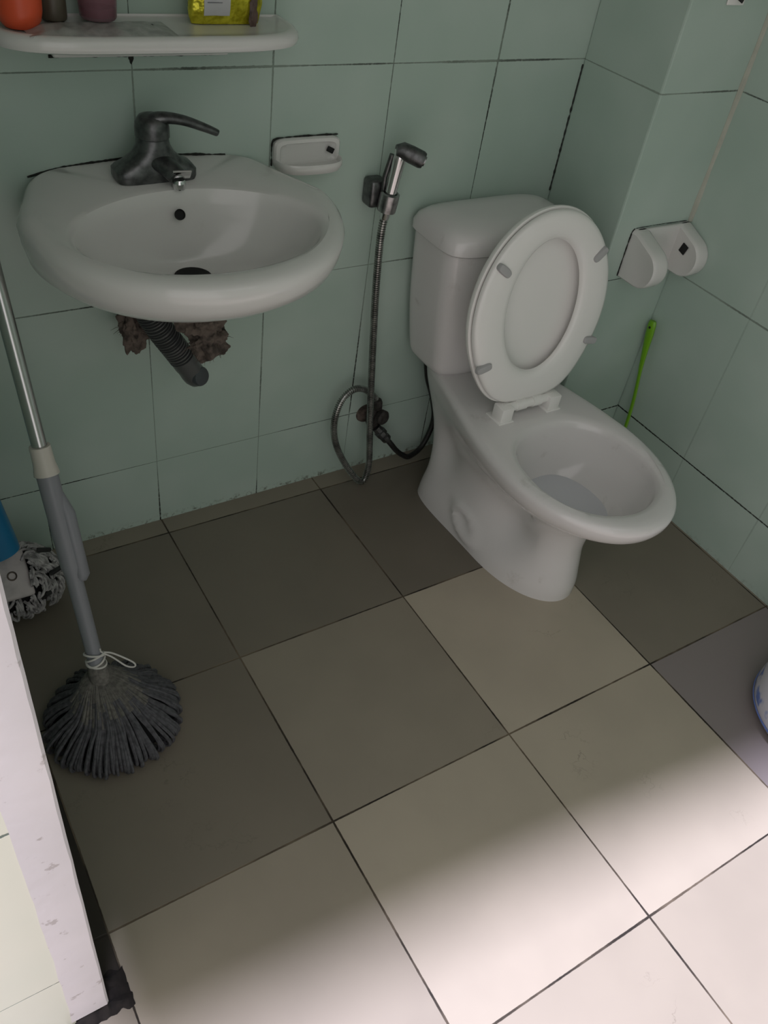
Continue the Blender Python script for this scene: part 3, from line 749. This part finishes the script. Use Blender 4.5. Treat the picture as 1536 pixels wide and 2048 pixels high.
# stitched light band
tag(obj('stitched_yarn_top', bb, M['band'], mp, label='light grey stitched yarn around the mop neck'), kind='stuff')
# ------------------------------------------------------------------ second mop behind
m2 = thing('flat_mop', (-.755, -.12, 0), 'grey and white loop yarn mop with blue handle and white plate behind the round mop', 'mop')
Pm = Vector((-.770, -.118, .130)); nn = Vector((.10, -.62, .78)).normalized()
up = Vector((0, .78, .62)); ux = up.cross(nn).normalized(); up = nn.cross(ux).normalized()
fm = frame(ux, up, nn, Pm)
pl = obj('plate', box((-.045, -.050, -.008), (.045, .044, .004), .006, 3, fm), M['plate'], m2, label='dirty white plastic plate')
obj('clip_ring', tube([fm @ Vector((.012 + .008 * math.cos(a), -.004 + .008 * math.sin(a), .0045)) for a in [2 * PI * j / 20 for j in range(21)]], .0016, 8, caps=False), M['rag'], pl)
obj('blue_handle', tube([(-.765, -.098, .172), (-.768, -.092, .187), (-.775, -.078, .28), (-.780, -.060, .38), (-.784, -.048, .44)], [.036, .038, .033, .026, .0205], 26), M['blue'], m2, label='blue plastic handle socket')
obj('upper_pole', tube([(-.785, -.055, .435), (-.800, .0, 1.05)], .011, 16), M['blue'], m2)
obj('yarn_core', blob((-.748, -.085, .066), (.072, .058, .062), 4, .15, 4), M['yarnd'], m2)
bm = bmesh.new()
for k in range(430):
    th = random.uniform(0, 2 * PI); ph = math.acos(random.uniform(-.35, 1)); d = Vector((math.sin(ph) * math.cos(th), math.sin(ph) * math.sin(th), math.cos(ph)))
    c0 = Vector((-.746, -.085, .068)) + Vector((d.x * .082, d.y * .070, d.z * .078))
    c0.z = max(c0.z, .006)
    rel = fm.inverted() @ c0
    if abs(rel.x) < .044 and abs(rel.y) < .05 and rel.z > -.03: continue
    u = d.orthogonal().normalized(); u = Matrix.Rotation(random.uniform(-.7, .7), 3, d) @ (Vector((0, 0, -1)) - d * -d.z).normalized() if abs(d.z) < .95 else u
    v = d.cross(u); l = random.uniform(.010, .018); wv = random.uniform(.002, .0035)
    P = [c0 - u * l, c0 - u * l * .4 + d * .006 + v * wv, c0 + u * l * .4 + d * .007 + v * wv, c0 + u * l + d * .001, c0 + u * l * .2 + d * .004 - v * wv]
    P = [Vector((p.x, p.y, max(p.z, .003))) for p in P]
    tube(smooth_path(P, 2), .0029, 6, bm)
tag(obj('loop_yarn', bm, M['yarnw'], m2), kind='stuff')
for p0, p1 in (((-.700, -.092, .150), (-.676, -.086, .136)), ((-.690, -.128, .112), (-.668, -.120, .112)), ((-.716, -.150, .078), (-.698, -.147, .080))):
    obj('black_tag', tube([p0, (Vector(p0) + Vector(p1)) / 2 + Vector((0, -.004, .004)), p1], .0048, 8), M['black'], m2, label='black fabric tag in the yarn')

# ------------------------------------------------------------------ round basin at the right edge
bc = Vector((.642, -1.090, 0))
t_ = thing('plastic_tub', bc, 'round white plastic tub with blue pattern on the floor at the right edge', 'tub')
obj('tub_body', lathe([(.10, .0005), (.142, .002), (.152, .008), (.158, .022), (.160, .040), (.156, .075), (.148, .105), (.140, .122), (.136, .122), (.142, .10), (.148, .05), (.135, .012), (.05, .008)], bc, 72), M['basin'], t_)
obj('rim_band', lathe([(.1395, .117), (.1440, .119), (.1445, .126), (.139, .128), (.1350, .124)], bc, 72, caps=(False, False)), M['basin'], t_)
obj('blue_stripe', lathe([(.1580, .0185), (.1605, .0195), (.1606, .0215), (.1590, .0225)], bc, 72, caps=(False, False)), M['bluestripe'], t_, label='thin blue stripe')
